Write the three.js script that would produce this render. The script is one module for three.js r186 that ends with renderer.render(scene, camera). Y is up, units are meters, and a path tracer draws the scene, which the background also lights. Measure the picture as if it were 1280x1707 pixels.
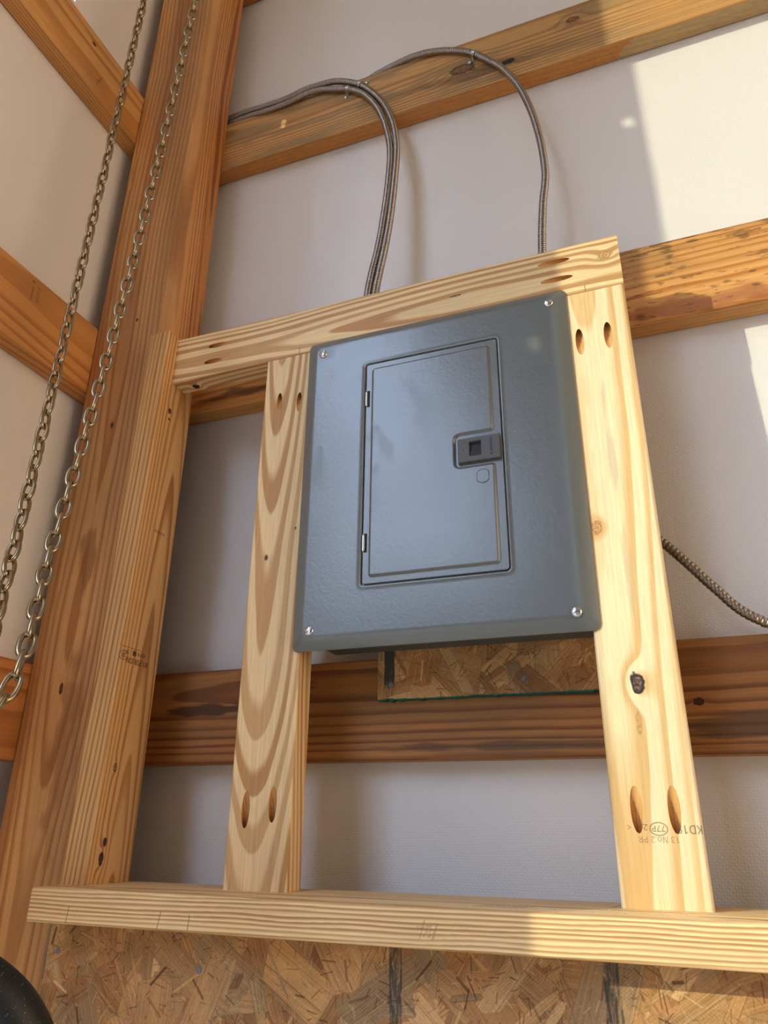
import * as THREE from 'three';
import { mergeGeometries, mergeVertices, toCreasedNormals } from 'three/addons/utils/BufferGeometryUtils.js';
import { RoundedBoxGeometry } from 'three/addons/geometries/RoundedBoxGeometry.js';
import { TextGeometry } from 'three/addons/geometries/TextGeometry.js';
import { FontLoader } from 'three/addons/loaders/FontLoader.js';
import { Brush, Evaluator, SUBTRACTION } from 'three-bvh-csg';

// ---------------------------------------------------------------- camera, sky, sun, exposure
// metres; y = 0 is the top of the ledge, z = 0 the front face of the stud frame, x = 0 the right edge of the right stud
const scene = new THREE.Scene();
const camera = new THREE.PerspectiveCamera(69.73, 1280 / 1707, 0.05, 200);
camera.position.set(-0.0183, 0.0765, 0.8801);
camera.up.set(0.12804, 0.92033, 0.36958);
camera.lookAt(-0.0183 - 0.32727, 0.0765 + 0.39098, 0.8801 - 0.86025);

const SUN = new THREE.Vector3(-1.04, 0.464, 1).normalize();      // towards the sun
{ // hazy late-afternoon sky: pale blue above, whitish towards the horizon and round the sun
  const W = 256, H = 128, d = new Float32Array(W * H * 4);
  for (let y = 0; y < H; y++) for (let x = 0; x < W; x++) {
    const up = ((y + 0.5) / H - 0.5) * Math.PI, round = ((x + 0.5) / W - 0.5) * 2 * Math.PI, Y = Math.sin(up), X = Math.cos(round) * Math.cos(up), Z = Math.sin(round) * Math.cos(up);
    const h = Math.max(0, Y), haze = Math.exp(-h * 3.2), glow = Math.pow(Math.max(0, X * SUN.x + Y * SUN.y + Z * SUN.z), 10), i = (y * W + x) * 4;
    [[0.77, 1.0, 0.45], [1.09, 1.24, 0.40], [1.7, 1.63, 0.28]].forEach(([z, o, g], c) => { d[i + c] = z * (1 - haze) + o * haze + g * glow; });
    d[i + 3] = 1;
  }
  const t = new THREE.DataTexture(d, W, H, THREE.RGBAFormat, THREE.FloatType); t.mapping = THREE.EquirectangularReflectionMapping; t.magFilter = THREE.LinearFilter; t.needsUpdate = true;
  scene.background = t; scene.backgroundIntensity = 3.2;
}
const sun = new THREE.DirectionalLight(new THREE.Color(1, 0.965, 0.66), 1.9);
sun.position.copy(SUN).multiplyScalar(20);
sun.castShadow = true;
sun.shadow.mapSize.set(4096, 4096);
Object.assign(sun.shadow.camera, { left: -6, right: 6, top: 6, bottom: -6, near: 1, far: 50 });
scene.add(sun, sun.target);

const renderer = new THREE.WebGLRenderer();
renderer.toneMapping = THREE.LinearToneMapping;
renderer.toneMappingExposure = 1.46;
renderer.shadowMap.enabled = true;

// ---------------------------------------------------------------- helpers
let seed = 12345;
const rnd = () => { seed = (seed + 0x6d2b79f5) | 0; let t = Math.imul(seed ^ (seed >>> 15), 1 | seed); t = (t + Math.imul(t ^ (t >>> 7), 61 | t)) ^ t; return ((t ^ (t >>> 14)) >>> 0) / 4294967296; };
const rr = (a, b) => a + (b - a) * rnd();
const sm = (a, b, x) => { x = (x - a) / (b - a); x = x < 0 ? 0 : x > 1 ? 1 : x; return x * x * (3 - 2 * x); };
const hash = (x, y, z) => { let h = Math.imul(x, 374761393) ^ Math.imul(y, 668265263) ^ Math.imul(z, 2147483647 ^ 0x5bd1e995); h = Math.imul(h ^ (h >>> 13), 1274126177); h ^= h >>> 16; h = Math.imul(h, 0x85ebca6b); return ((h ^ (h >>> 15)) >>> 0) / 4294967296; };
function noise(x, y, z) {                                        // value noise, -1..1
  const xi = Math.floor(x), yi = Math.floor(y), zi = Math.floor(z);
  let u = x - xi, v = y - yi, w = z - zi;
  u = u * u * (3 - 2 * u); v = v * v * (3 - 2 * v); w = w * w * (3 - 2 * w);
  const a = hash(xi, yi, zi), b = hash(xi + 1, yi, zi), c = hash(xi, yi + 1, zi), d = hash(xi + 1, yi + 1, zi);
  const e = hash(xi, yi, zi + 1), f = hash(xi + 1, yi, zi + 1), g = hash(xi, yi + 1, zi + 1), h = hash(xi + 1, yi + 1, zi + 1);
  const p = a + (b - a) * u, q = c + (d - c) * u, r = e + (f - e) * u, s = g + (h - g) * u;
  const m = p + (q - p) * v, n = r + (s - r) * v;
  return (m + (n - m) * w) * 2 - 1;
}
const hex = (c) => [1, 3, 5].map((i) => parseInt(c.slice(i, i + 2), 16));
const used = new Map();
function numbered(name) { const n = used.get(name) ?? 0; used.set(name, n + 1); return n ? name + '_' + String(n).padStart(3, '0') : name; }
function shade(o) { o.traverse((m) => { if (m.isMesh) { m.castShadow = true; m.receiveShadow = true; } }); return o; }
function mesh(name, geometry, material, parent) { const m = new THREE.Mesh(geometry, material); m.name = name; if (parent) parent.add(m); return shade(m); }
function tag(o, label, category, group) { o.userData.label = label; o.userData.category = category; if (group) o.userData.group = group; return o; }
function structure(name, geometry, material) { const m = mesh(name, geometry, material, scene); m.userData.kind = 'structure'; return m; }
function centred(m) {                                            // moves a mesh's origin to the middle of its foot
  m.geometry.computeBoundingBox();
  const b = m.geometry.boundingBox, c = new THREE.Vector3((b.min.x + b.max.x) / 2, b.min.y, (b.min.z + b.max.z) / 2);
  m.geometry.translate(-c.x, -c.y, -c.z); m.position.copy(c);
  return m;
}
function boxUV(g, tile) {                                        // texture coordinates in metres / tile, by the face's own plane
  const p = g.attributes.position, n = g.attributes.normal, uv = new Float32Array(p.count * 2);
  for (let i = 0; i < p.count; i++) {
    const x = p.getX(i), y = p.getY(i), z = p.getZ(i), ax = Math.abs(n.getX(i)), ay = Math.abs(n.getY(i)), az = Math.abs(n.getZ(i));
    const [u, v] = az >= ax && az >= ay ? [x, y] : ax >= ay ? [z, y] : [x, z];
    uv[2 * i] = u / tile; uv[2 * i + 1] = v / tile;
  }
  g.setAttribute('uv', new THREE.BufferAttribute(uv, 2));
  return g;
}
function creased(g, angle) { g.scale(1000, 1000, 1000); const c = toCreasedNormals(g, angle); c.scale(0.001, 0.001, 0.001); return c; }   // in millimetres, as close points would be taken for one
function block(x0, x1, y0, y1, z0, z1) { const g = new THREE.BoxGeometry(x1 - x0, y1 - y0, z1 - z0); g.translate((x0 + x1) / 2, (y0 + y1) / 2, (z0 + z1) / 2); return g; }
function canvasTexture(canvas, srgb = true, wrap = THREE.MirroredRepeatWrapping) {
  const t = new THREE.CanvasTexture(canvas);
  t.wrapS = t.wrapT = wrap; t.magFilter = THREE.LinearFilter; t.anisotropy = 8;
  if (srgb) t.colorSpace = THREE.SRGBColorSpace;
  return t;
}

// ---------------------------------------------------------------- wood
// rings round a pith that runs nearly along the board; the same solid pattern is read on all four faces
function woodColour(s, l, a, b, out) {
  let push = 0, kd = 9, kk = null;
  if (s.knots) for (const k of s.knots) {
    const dl = (l - k.l) / (k.r * (k.e ?? 1.4)), da = (a - k.a) / k.r, db = ((b - (k.b ?? b)) / k.r) * (k.b === undefined ? 0 : 0.8), d2 = dl * dl + da * da + db * db;
    if (d2 < 60) { push += (k.push ?? 1) * k.r * Math.exp(-d2 / 5); const d = Math.sqrt(d2); if (d < kd) { kd = d; kk = k; } }
  }
  const o = s.off, wf = s.wf ?? 2.2;
  const pa = s.pa + (s.ta ?? 0) * l + (s.wa ?? 0.004) * noise(l * wf, o, 1.5), pb = s.pb + (s.tb ?? 0) * l + (s.wb ?? 0.005) * noise(l * wf, o, 7.5);
  let r = Math.hypot(a - pa, b - pb) + push + (s.w1 ?? 0.002) * noise(l * 3.5, a * 16 + o, b * 16) + (s.w2 ?? 0.0005) * noise(l * 14, a * 90 + o, b * 90);
  let t = r / s.rw; t += 0.33 * noise(t * 0.6 + o, o, 0.5);
  const ti = Math.floor(t), f = t - ti, amp = 0.55 + 0.45 * hash(ti, 17, s.seed ?? 3);
  const late = sm(s.l0 ?? 0.42, s.l1 ?? 0.84, f) * (1 - sm(0.93, 1, f)) * amp * (s.contrast ?? 1);
  const fibre = noise(l * 9, a * 1500 + o, b * 1500), fine = noise(l * 45, a * 500 + o, b * 500), tone = noise(l * 2, a * 14 + o, b * 14), big = noise(l * 5 + o, a * 30, b * 30);
  const E = s.early, L = s.late;
  const gain = 1 + (s.fibre ?? 0.045) * fibre + 0.025 * fine + (s.tone ?? 0.05) * tone + (s.blotch ?? 0.02) * big;
  for (let c = 0; c < 3; c++) out[c] = (E[c] + (L[c] - E[c]) * late) * gain;
  if (s.heart) { const h = sm(s.heart.r + 0.006, s.heart.r - 0.006, r + 0.012 * tone) * s.heart.k; for (let c = 0; c < 3; c++) out[c] += (s.heart.c[c] * gain - out[c]) * h; }
  if (s.stains) for (const q of s.stains) {
    const d = Math.hypot((l - q.l) / q.rl, (a - q.a) / q.ra) + 0.5 * noise(l * (q.f ?? 18), a * 90 + q.l * 9, b * 40) + 0.18 * fine;
    const k = sm(1.1, 0.45, d) * q.k; if (k > 0) for (let c = 0; c < 3; c++) out[c] += (q.c[c] - out[c]) * k;
  }
  if (s.grey) { const k = s.grey.k * sm(-0.1, 0.6, noise(l * 6 + o, a * 45, b * 45) + 0.4 * noise(l * 30, a * 220, b * 220 + o)); for (let c = 0; c < 3; c++) out[c] += (s.grey.c[c] - out[c]) * k; }
  if (kk && kd < 1.5) {
    const rim = kd + 0.24 * noise(l * 260, a * 260, o), k = sm(1.35, 0.85, rim) * (kk.k ?? 1), inner = 0.9 + (kk.n ?? 0.5) * noise(l * 520, a * 520, o + 3) + Math.sin(kd * 14) * 0.1, K = kk.c ?? [120, 70, 34], dark = sm(0.7, 0.95, rim) * (1 - sm(1.02, 1.25, rim)) * (kk.ring ?? 0.4);
    for (let c = 0; c < 3; c++) { out[c] += (K[c] * inner - out[c]) * k; out[c] *= 1 - dark; }
  }
}
// a sawn board: eased edges, one texture wrapped round its four long faces
// face 0 is the one towards +b; s runs up face 0, back along the a+ side, down the far face, forward along the a- side
function board(o, parent = scene) {
  const [A, B, Lk] = o.axis === 'x' ? ['y', 'z', 'x'] : o.axis === 'y' ? ['x', 'z', 'y'] : ['y', 'x', 'z'];
  const [a0, a1] = o[A], [b0, b1] = o[B], [l0, l1] = o[Lk], W = a1 - a0, H = b1 - b0, P = 2 * (W + H), r = o.r ?? 0.0025;
  const prof = [], corner = (ca, cb, t0, s) => { for (let i = 0; i <= 3; i++) { const t = t0 - (i / 3) * Math.PI / 2; prof.push([ca + Math.cos(t) * r, cb + Math.sin(t) * r, Math.cos(t), Math.sin(t), s + (i / 3 - 0.5) * 2 * r * 0.8]); } };
  corner(a0 + r, b1 - r, -Math.PI, 0); corner(a1 - r, b1 - r, Math.PI / 2, W); corner(a1 - r, b0 + r, 0, W + H); corner(a0 + r, b0 + r, -Math.PI / 2, 2 * W + H);
  const [t0, t1] = o.span ?? [l0, l1], pos = [], nor = [], uv = [], idx = [], n = prof.length, segs = o.segs ?? 1;
  const put = (a, b, l, na, nb, nl, s) => { const v = { [A]: a, [B]: b, [Lk]: l }, w = { [A]: na, [B]: nb, [Lk]: nl }; pos.push(v.x, v.y, v.z); nor.push(w.x, w.y, w.z); uv.push((l - t0) / (t1 - t0), s / P); };
  for (let j = 0; j <= segs; j++) {
    const l = l0 + ((l1 - l0) * j) / segs;
    for (let i = 0; i < n; i++) { const q = prof[i]; put(q[0], q[1], l, q[2], q[3], 0, q[4]); }
    put(prof[0][0], prof[0][1], l, prof[0][2], prof[0][3], 0, P - 0.8 * r);
  }
  const row = n + 1;
  for (let j = 0; j < segs; j++) for (let i = 0; i < n; i++) { const p = j * row + i; idx.push([p, p + 1, p + row], [p + 1, p + row + 1, p + row]); }
  for (const [l, d] of [[l0, -1], [l1, 1]]) {
    const c = pos.length / 3; put((a0 + a1) / 2, (b0 + b1) / 2, l, 0, 0, d, W / 2);
    for (let i = 0; i < n; i++) put(prof[i][0], prof[i][1], l, 0, 0, d, W * 0.5 + (prof[i][0] - (a0 + a1) / 2) * 0.5);
    for (let i = 0; i < n; i++) idx.push([c, c + 1 + i, c + 1 + ((i + 1) % n)]);
  }
  const V = (i) => new THREE.Vector3(pos[3 * i], pos[3 * i + 1], pos[3 * i + 2]), flat = [];
  for (const [i, j, k] of idx) {
    const q = V(j).sub(V(i)).cross(V(k).sub(V(i))), nn = [0, 1, 2].map((c) => nor[3 * i + c] + nor[3 * j + c] + nor[3 * k + c]);
    if (q.x * nn[0] + q.y * nn[1] + q.z * nn[2] < 0) flat.push(i, k, j); else flat.push(i, j, k);
  }
  let g = new THREE.BufferGeometry();
  g.setAttribute('position', new THREE.Float32BufferAttribute(pos, 3)); g.setAttribute('normal', new THREE.Float32BufferAttribute(nor, 3)); g.setAttribute('uv', new THREE.Float32BufferAttribute(uv, 2)); g.setIndex(flat);
  // texture
  const ppm = o.ppm ?? 1500, ppc = o.ppc ?? 1500, cw = Math.min(2048, Math.round((t1 - t0) * ppm)), ch = Math.round(P * ppc), cv = document.createElement('canvas');
  cv.width = cw; cv.height = ch;
  const ctx = cv.getContext('2d'), im = ctx.createImageData(cw, ch), rgb = [0, 0, 0], rel = o.bump ? new Float32Array(cw * ch) : null;
  for (let y = 0; y < ch; y++) {
    let s = (1 - (y + 0.5) / ch) * P, a, b;
    if (s < W) { a = a0 + s; b = b1; } else if (s < W + H) { a = a1; b = b1 - (s - W); } else if (s < 2 * W + H) { a = a1 - (s - W - H); b = b0; } else { a = a0; b = b0 + (s - 2 * W - H); }
    for (let x = 0; x < cw; x++) {
      const l = t0 + ((x + 0.5) / cw) * (t1 - t0);
      woodColour(o.wood, l, a, b, rgb);
      if (o.tint) o.tint(rgb, l, s, W, H);
      const i = (y * cw + x) * 4; im.data[i] = Math.min(255, rgb[0]); im.data[i + 1] = Math.min(255, rgb[1]); im.data[i + 2] = Math.min(255, rgb[2]); im.data[i + 3] = 255;
    }
  }
  ctx.putImageData(im, 0, 0);
  if (o.marks) {
    const X = (l) => ((l - t0) / (t1 - t0)) * cw, Y = (s) => (1 - s / P) * ch, kx = cw / (t1 - t0), ky = ch / P;
    o.marks({
      ctx, W, H, P, a0,
      line(pts, width, style) { ctx.strokeStyle = style; ctx.lineWidth = width * kx; ctx.lineCap = 'round'; ctx.beginPath(); pts.forEach(([l, s], i) => (i ? ctx.lineTo(X(l), Y(s)) : ctx.moveTo(X(l), Y(s)))); ctx.stroke(); },
      // right and down are unit vectors in (l, s)
      text(str, l, s, h, right, down, style, font = 'bold', ring = false) {
        ctx.save(); ctx.setTransform(right[0] * kx * h / 100, -right[1] * ky * h / 100, down[0] * kx * h / 100, -down[1] * ky * h / 100, X(l), Y(s));
        ctx.fillStyle = style; ctx.strokeStyle = style; ctx.font = font + ' 100px sans-serif'; ctx.textAlign = 'center'; ctx.textBaseline = 'middle'; ctx.fillText(str, 0, 0);
        if (ring) { ctx.lineWidth = 9; ctx.beginPath(); ctx.ellipse(0, 0, 105, 72, 0, 0, 7); ctx.stroke(); }
        ctx.restore();
      },
      rect(l, s, w, h, right, down, style) { ctx.save(); ctx.setTransform(right[0] * kx, -right[1] * ky, down[0] * kx, -down[1] * ky, X(l), Y(s)); ctx.fillStyle = style; ctx.fillRect(-w / 2, -h / 2, w, h); ctx.restore(); },
    });
  }
  const map = canvasTexture(cv), m = new THREE.MeshStandardMaterial({ map, roughness: o.rough ?? 0.62, metalness: 0 });
  if (o.bump) { const bt = map.clone(); bt.colorSpace = THREE.NoColorSpace; m.bumpMap = bt; m.bumpScale = o.bump; }
  let material = m;
  if (o.pockets) {
    const ev = new Evaluator(); ev.useGroups = true; ev.attributes = ['position', 'normal', 'uv'];
    const inner = new THREE.MeshStandardMaterial({ map: pocketMap(), color: o.pocketTint ?? '#ffffff', roughness: 0.75 });
    let base = new Brush(g, m); base.updateMatrixWorld();
    for (const k of o.pockets) {                                 // k: at = where the bit enters (l, a), dir = towards which end it runs, len = length of the opening
      const rad = k.r ?? 0.0048, slope = k.slope ?? 0.27, cyl = new THREE.CylinderGeometry(rad, rad, 0.14, 18, 1);
      const axis = new THREE.Vector3(); axis[Lk] = k.dir; axis[B] = -slope; axis.normalize();
      const q = new THREE.Quaternion().setFromUnitVectors(new THREE.Vector3(0, 1, 0), axis), deep = k.depth ?? 0.046;
      const start = new THREE.Vector3(); start[Lk] = k.l; start[A] = k.a; start[B] = b1;
      const brush = new Brush(cyl, inner); brush.quaternion.copy(q); brush.position.copy(start).addScaledVector(axis, deep - 0.07); brush.updateMatrixWorld();
      base = ev.evaluate(base, brush, SUBTRACTION); base.updateMatrixWorld();
    }
    g = base.geometry; material = base.material;
  }
  const out = mesh(o.name, g, material, parent);
  if (parent === scene) centred(out);
  return out;
}
let pocketTexture = null;
function pocketMap() {
  if (pocketTexture) return pocketTexture;
  const cv = document.createElement('canvas'); cv.width = 128; cv.height = 256; const c = cv.getContext('2d');
  c.fillStyle = '#d2ab78'; c.fillRect(0, 0, 128, 256);
  for (let i = 0; i < 260; i++) { c.strokeStyle = `rgba(${rnd() < 0.5 ? '150,98,48' : '228,190,136'},${rr(0.15, 0.5)})`; c.lineWidth = rr(0.5, 2.5); c.beginPath(); const x = rr(0, 128), y = rr(0, 256); c.moveTo(x, y); c.lineTo(x + rr(-3, 3), y + rr(10, 60)); c.stroke(); }
  return (pocketTexture = canvasTexture(cv, true, THREE.RepeatWrapping));
}

// ---------------------------------------------------------------- the setting
const FLOOR = -1.25, CEIL = 3.45, BACK = -0.154, LEFT = -0.972, GIRT = -0.1161, JAMB = 0.853;
const weave = (() => {                                           // woven insulation facing: one tile = 0.36 m, 104 threads
  const N = 1024, d = new Uint8Array(N * N * 4), k = 104;
  for (let y = 0; y < N; y++) for (let x = 0; x < N; x++) {
    const u = (x / N) * k, v = (y / N) * k, iu = Math.floor(u), iv = Math.floor(v);
    const warp = Math.abs(Math.sin(Math.PI * u)), weft = Math.abs(Math.sin(Math.PI * v)), over = (iu + iv) & 1;
    let h = over ? 0.35 + 0.65 * warp * (0.6 + 0.4 * weft) : 0.25 + 0.45 * weft * (0.5 + 0.5 * warp);
    h += 0.16 * (hash(iu, iv, 5) - 0.5) + 0.22 * noise(x / 23, y / 41, 2.5) + 0.10 * noise(x / 5, y / 9, 8.5);
    const i = (y * N + x) * 4, q = Math.max(0, Math.min(255, 30 + h * 170));
    d[i] = q; d[i + 1] = 118 + 34 * noise(x / 3, y / 3, 3.3) + 16 * noise(x / 40, y / 40, 1.3); d[i + 2] = 0; d[i + 3] = 255;
  }
  const t = new THREE.DataTexture(d, N, N, THREE.RGBAFormat); t.wrapS = t.wrapT = THREE.RepeatWrapping; t.magFilter = THREE.LinearFilter; t.needsUpdate = true;
  return t;
})();
const sheetMaterial = new THREE.MeshStandardMaterial({ color: '#e8e5e1', roughness: 0.95, roughnessMap: weave, bumpMap: weave, bumpScale: 0.0005, metalness: 0 });
const plainMaterial = new THREE.MeshStandardMaterial({ color: '#c4b8a6', roughness: 0.7 });

{ // back wall: facing that swells a little between the girts, on a solid backing
  const g = new THREE.PlaneGeometry(6.0, CEIL - FLOOR, 180, 150); g.translate(LEFT + 3.0, (CEIL + FLOOR) / 2, 0);
  const p = g.attributes.position;
  for (let i = 0; i < p.count; i++) {
    const x = p.getX(i), y = p.getY(i), bay = (((y - 0.227) % 0.626) + 0.626) % 0.626 / 0.626;
    p.setZ(i, BACK - Math.sin(Math.PI * bay) * (0.004 + 0.0015 * noise(x * 2, y * 2, 4) + 0.0022 * noise(x * 4 + 9, y * 13, 1)));
  }
  g.computeVertexNormals(); boxUV(g, 0.36);
  const b = boxUV(block(LEFT - 0.06, LEFT + 6.06, FLOOR, CEIL, BACK - 0.08, BACK - 0.009), 0.36);
  structure('wall_back', mergeGeometries([g, b]), sheetMaterial);
}
{ // left wall: facing with the big door opening, out of view, from z = 0.79 on
  const sh = new THREE.Shape([[0.01 - BACK, FLOOR], [0.01 - BACK, CEIL], [-0.79, CEIL], [-0.79, FLOOR]].map((q) => new THREE.Vector2(...q)));
  sh.holes.push(new THREE.Path([[-0.1915, 1.625], [-0.1955, 1.651], [-0.2075, 1.649], [-0.2035, 1.623]].map((q) => new THREE.Vector2(...q))));            // unseen slot; throws sun on the upper girt in place of a reflected glint
  const near = new THREE.ExtrudeGeometry(sh, { depth: 0.0015, bevelEnabled: false }); near.rotateY(Math.PI / 2); near.translate(LEFT - 0.0015, 0, 0);
  const head = block(LEFT - 0.06, LEFT, 2.45, CEIL, 0.79, 4.6), far = block(LEFT - 0.06, LEFT, FLOOR, CEIL, 4.6, 9);
  structure('wall_left', mergeGeometries([near, head.toNonIndexed(), far.toNonIndexed()].map((g) => boxUV(g, 0.36))), sheetMaterial);
}
{ // right wall, out of view, with an opening placed to light the left wall
  structure('wall_right', mergeGeometries([block(5, 5.1, FLOOR, CEIL, BACK, 0.05), block(5, 5.1, 3.25, CEIL, 0.05, 3.3), block(5, 5.1, FLOOR, CEIL, 3.3, 9)].map((g) => boxUV(g, 0.36))), plainMaterial);
  structure('door_2', block(5.04, 5.045, FLOOR, 3.25, 0.05, 3.3), new THREE.MeshPhysicalMaterial({ color: '#ffe2c2', transmission: 1, thickness: 0, roughness: 0.5, ior: 1.3 }));   // unseen amber pane, placed to warm the light on the left wall
}
structure('wall_front', boxUV(block(LEFT - 0.06, 5.1, FLOOR, CEIL, 9, 9.1), 0.36), plainMaterial);
structure('ceiling', block(LEFT - 0.06, 5.1, CEIL, CEIL + 0.1, BACK - 0.1, 9.1), plainMaterial);
const dirt = (() => {
  const cv = document.createElement('canvas'); cv.width = cv.height = 512; const c = cv.getContext('2d'), im = c.createImageData(512, 512);
  for (let y = 0; y < 512; y++) for (let x = 0; x < 512; x++) { const n = 0.5 * noise(x / 60, y / 60, 1) + 0.3 * noise(x / 9, y / 9, 2) + 0.25 * noise(x / 2, y / 2, 3), i = (y * 512 + x) * 4; im.data[i] = 172 + 22 * n; im.data[i + 1] = 155 + 22 * n; im.data[i + 2] = 131 + 22 * n; im.data[i + 3] = 255; }
  c.putImageData(im, 0, 0); return canvasTexture(cv);
})();
structure('floor', boxUV(block(LEFT - 0.06, 5.1, FLOOR - 0.1, FLOOR, BACK - 0.1, 9.1), 1.3), new THREE.MeshStandardMaterial({ map: dirt, roughness: 0.9 }));
structure('ground', boxUV(block(-60, 60, FLOOR - 0.36, FLOOR - 0.11, -60, 60), 2.3), new THREE.MeshStandardMaterial({ map: dirt, roughness: 0.95 }));
{ // unseen dark shapes outside, placed to bound the sky's reflection in the panel
  const m = new THREE.MeshStandardMaterial({ color: '#3d3a33', roughness: 0.9 }), blockOutline = new THREE.Shape(); blockOutline.moveTo(-3.5, 0); blockOutline.lineTo(3.5, 0); blockOutline.lineTo(3.5, 5.6); blockOutline.lineTo(0, 6.3); blockOutline.lineTo(-3.5, 5.6); blockOutline.closePath();
  const b = new THREE.ExtrudeGeometry(blockOutline, { depth: 8, bevelEnabled: false }); b.translate(-3.6, FLOOR - 0.12, 14); structure('unseen_block_outside', b, m);
  const c = new THREE.LatheGeometry([[0.01, 14.5], [1.6, 13.6], [2.5, 12], [2.5, 0], [0.01, 0]].reverse().map((q) => new THREE.Vector2(...q)), 32); c.translate(-10.7, FLOOR - 0.12, 15); structure('unseen_tower_outside', c, m);
}
{ // unseen steel edge of the door opening; two holes placed to throw sun spots
  const s = new THREE.Shape(); s.moveTo(-0.853, FLOOR); s.lineTo(-0.78, FLOOR); s.lineTo(-0.78, 2.45); s.lineTo(-0.853, 2.45);
  for (const [y, z] of [[1.704, 0.832], [1.072, 0.829]]) { const h = new THREE.Path(); h.absarc(-z, y, 0.0125, -Math.PI * 0.62, Math.PI * 0.62, false); s.holes.push(h); }
  const g = new THREE.ExtrudeGeometry(s, { depth: 0.002, bevelEnabled: false }); g.rotateY(Math.PI / 2); g.translate(LEFT - 0.003, 0, 0);
  structure('unseen_trim_1', g, new THREE.MeshStandardMaterial({ color: '#8d8f90', roughness: 0.5, metalness: 0.6 }));
}

// ---------------------------------------------------------------- lumber
const K = { dark: [58, 32, 16], red: [120, 62, 30], amber: [150, 88, 40] };
// corner post: three laminated plies
{
  const post = new THREE.Group(); post.name = 'corner_post'; post.position.set(-0.862, FLOOR, -0.057); scene.add(post);
  tag(post, 'tall brown laminated corner post of three wooden plies', 'post');
  const ply = (i, wood, ppc) => {
    const z1 = 0.0024 - 0.0395 * i, b = board({ name: 'ply', axis: 'y', x: [-0.9335 , -0.7896 - (i ? 0.0012 * i : 0)], y: [FLOOR, CEIL], z: [z1 - 0.0393, z1], span: [-0.3, 1.62], ppm: 1060, ppc, r: 0.0022, wood, rough: 0.55 }, post);
    b.position.sub(post.position);
  };
  ply(0, { off: 3.1, seed: 5, pa: -0.873, pb: -0.035, ta: 0.01, tb: 0.028, rw: 0.0105, w1: 0.006, w2: 0.0008, wa: 0.012, wb: 0.01, wf: 2.6, early: hex('#cd9a62'), late: hex('#a06631'), tone: 0.09, blotch: 0.08, fibre: 0.06, contrast: 0.85, heart: { r: 0.02, k: 0.25, c: [150, 88, 42] },
    knots: [{ l: 0.258, a: -0.868, r: 0.003, c: [96, 58, 30], e: 2.4 }, { l: 0.71, a: -0.86, r: 0.0028, c: [80, 42, 20], e: 1.6, push: 1 }, { l: 0.93, a: -0.845, r: 0.0022, c: [84, 46, 22] }],
    stains: [{ l: 0.47, a: -0.862, rl: 0.06, ra: 0.02, k: 0.55, c: [134, 82, 42], f: 30 }, { l: 0.18, a: -0.845, rl: 0.16, ra: 0.022, k: 0.4, c: [140, 86, 46], f: 40 }, { l: 0.3, a: -0.926, rl: 1.4, ra: 0.014, k: 0.5, c: [156, 92, 46], f: 6 }] }, 1500);
  ply(1, { off: 8.4, seed: 9, pa: -0.8, pb: -0.075, tb: 0.03, rw: 0.008, w1: 0.003, early: hex('#c68f52'), late: hex('#94582a'), knots: [{ l: 1.055, a: -0.79, b: -0.02, r: 0.005, c: [92, 44, 18], e: 2.4 }] }, 900);
  ply(2, { off: 14.2, seed: 12, pa: -0.8, pb: -0.15, tb: 0.04, rw: 0.011, w1: 0.004, early: hex('#b87b42'), late: hex('#824920') }, 900);
}
// trimmer nailed to the post
tag(board({ name: 'trimmer_board', axis: 'y', x: [-0.787, -0.7473], y: [0, 0.8644], z: [-0.061, 0.026], r: 0.002, ppm: 1500, ppc: 1700,
  wood: { off: 21.3, seed: 31, pa: -0.72, pb: -0.024, tb: -0.012, ta: 0.035, rw: 0.0058, w1: 0.0024, w2: 0.0006, wa: 0.006, early: hex('#dbae72'), late: hex('#a36c36'), blotch: 0.04,
    knots: [{ l: 0.03, a: -0.7473, b: 0.004, r: 0.003, c: [60, 34, 22], e: 2.4, push: 2.6 }, { l: 0.05, a: -0.7473, b: 0.001, r: 0.0026, c: [60, 34, 22], e: 2, push: 1 }, { l: 0.145, a: -0.7473, b: 0.002, r: 0.0026, c: [150, 96, 52], e: 2.2 }, { l: 0.72, a: -0.7473, b: -0.005, r: 0.0028, c: [104, 54, 28] }, { l: 0.705, a: -0.7473, b: -0.006, r: 0.0016, c: [96, 46, 22] }] },
  marks: (m) => {
    const sOf = (z) => m.W + (0.026 - z), R = [0, 1], D = [-1, 0], ink = 'rgba(38,26,18,0.78)';
    m.text('81.PIB.ON', 0.2935, sOf(-0.012), 0.0105, [0, -1], [1, 0], ink); m.text('28', 0.2985, sOf(0.019), 0.009, [0, -1], [1, 0], ink, 'bold', true);
    m.rect(0.305, sOf(-0.004), 0.008, 0.007, R, D, ink); m.text('TP', 0.3055, sOf(0.012), 0.0075, [0, -1], [1, 0], ink); m.text('KD19', 0.305, sOf(-0.02), 0.0075, [0, -1], [1, 0], ink);
    m.line([[0.3115, sOf(0.0255)], [0.3115, sOf(-0.018)]], 0.0006, ink);
    m.text('IIIIIIIIIIII', 0.5037, sOf(-0.022), 0.006, R, D, 'rgba(50,34,24,0.6)');
  } }), 'short pale trimmer board with ink stamps nailed against the corner post', 'board');
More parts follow.
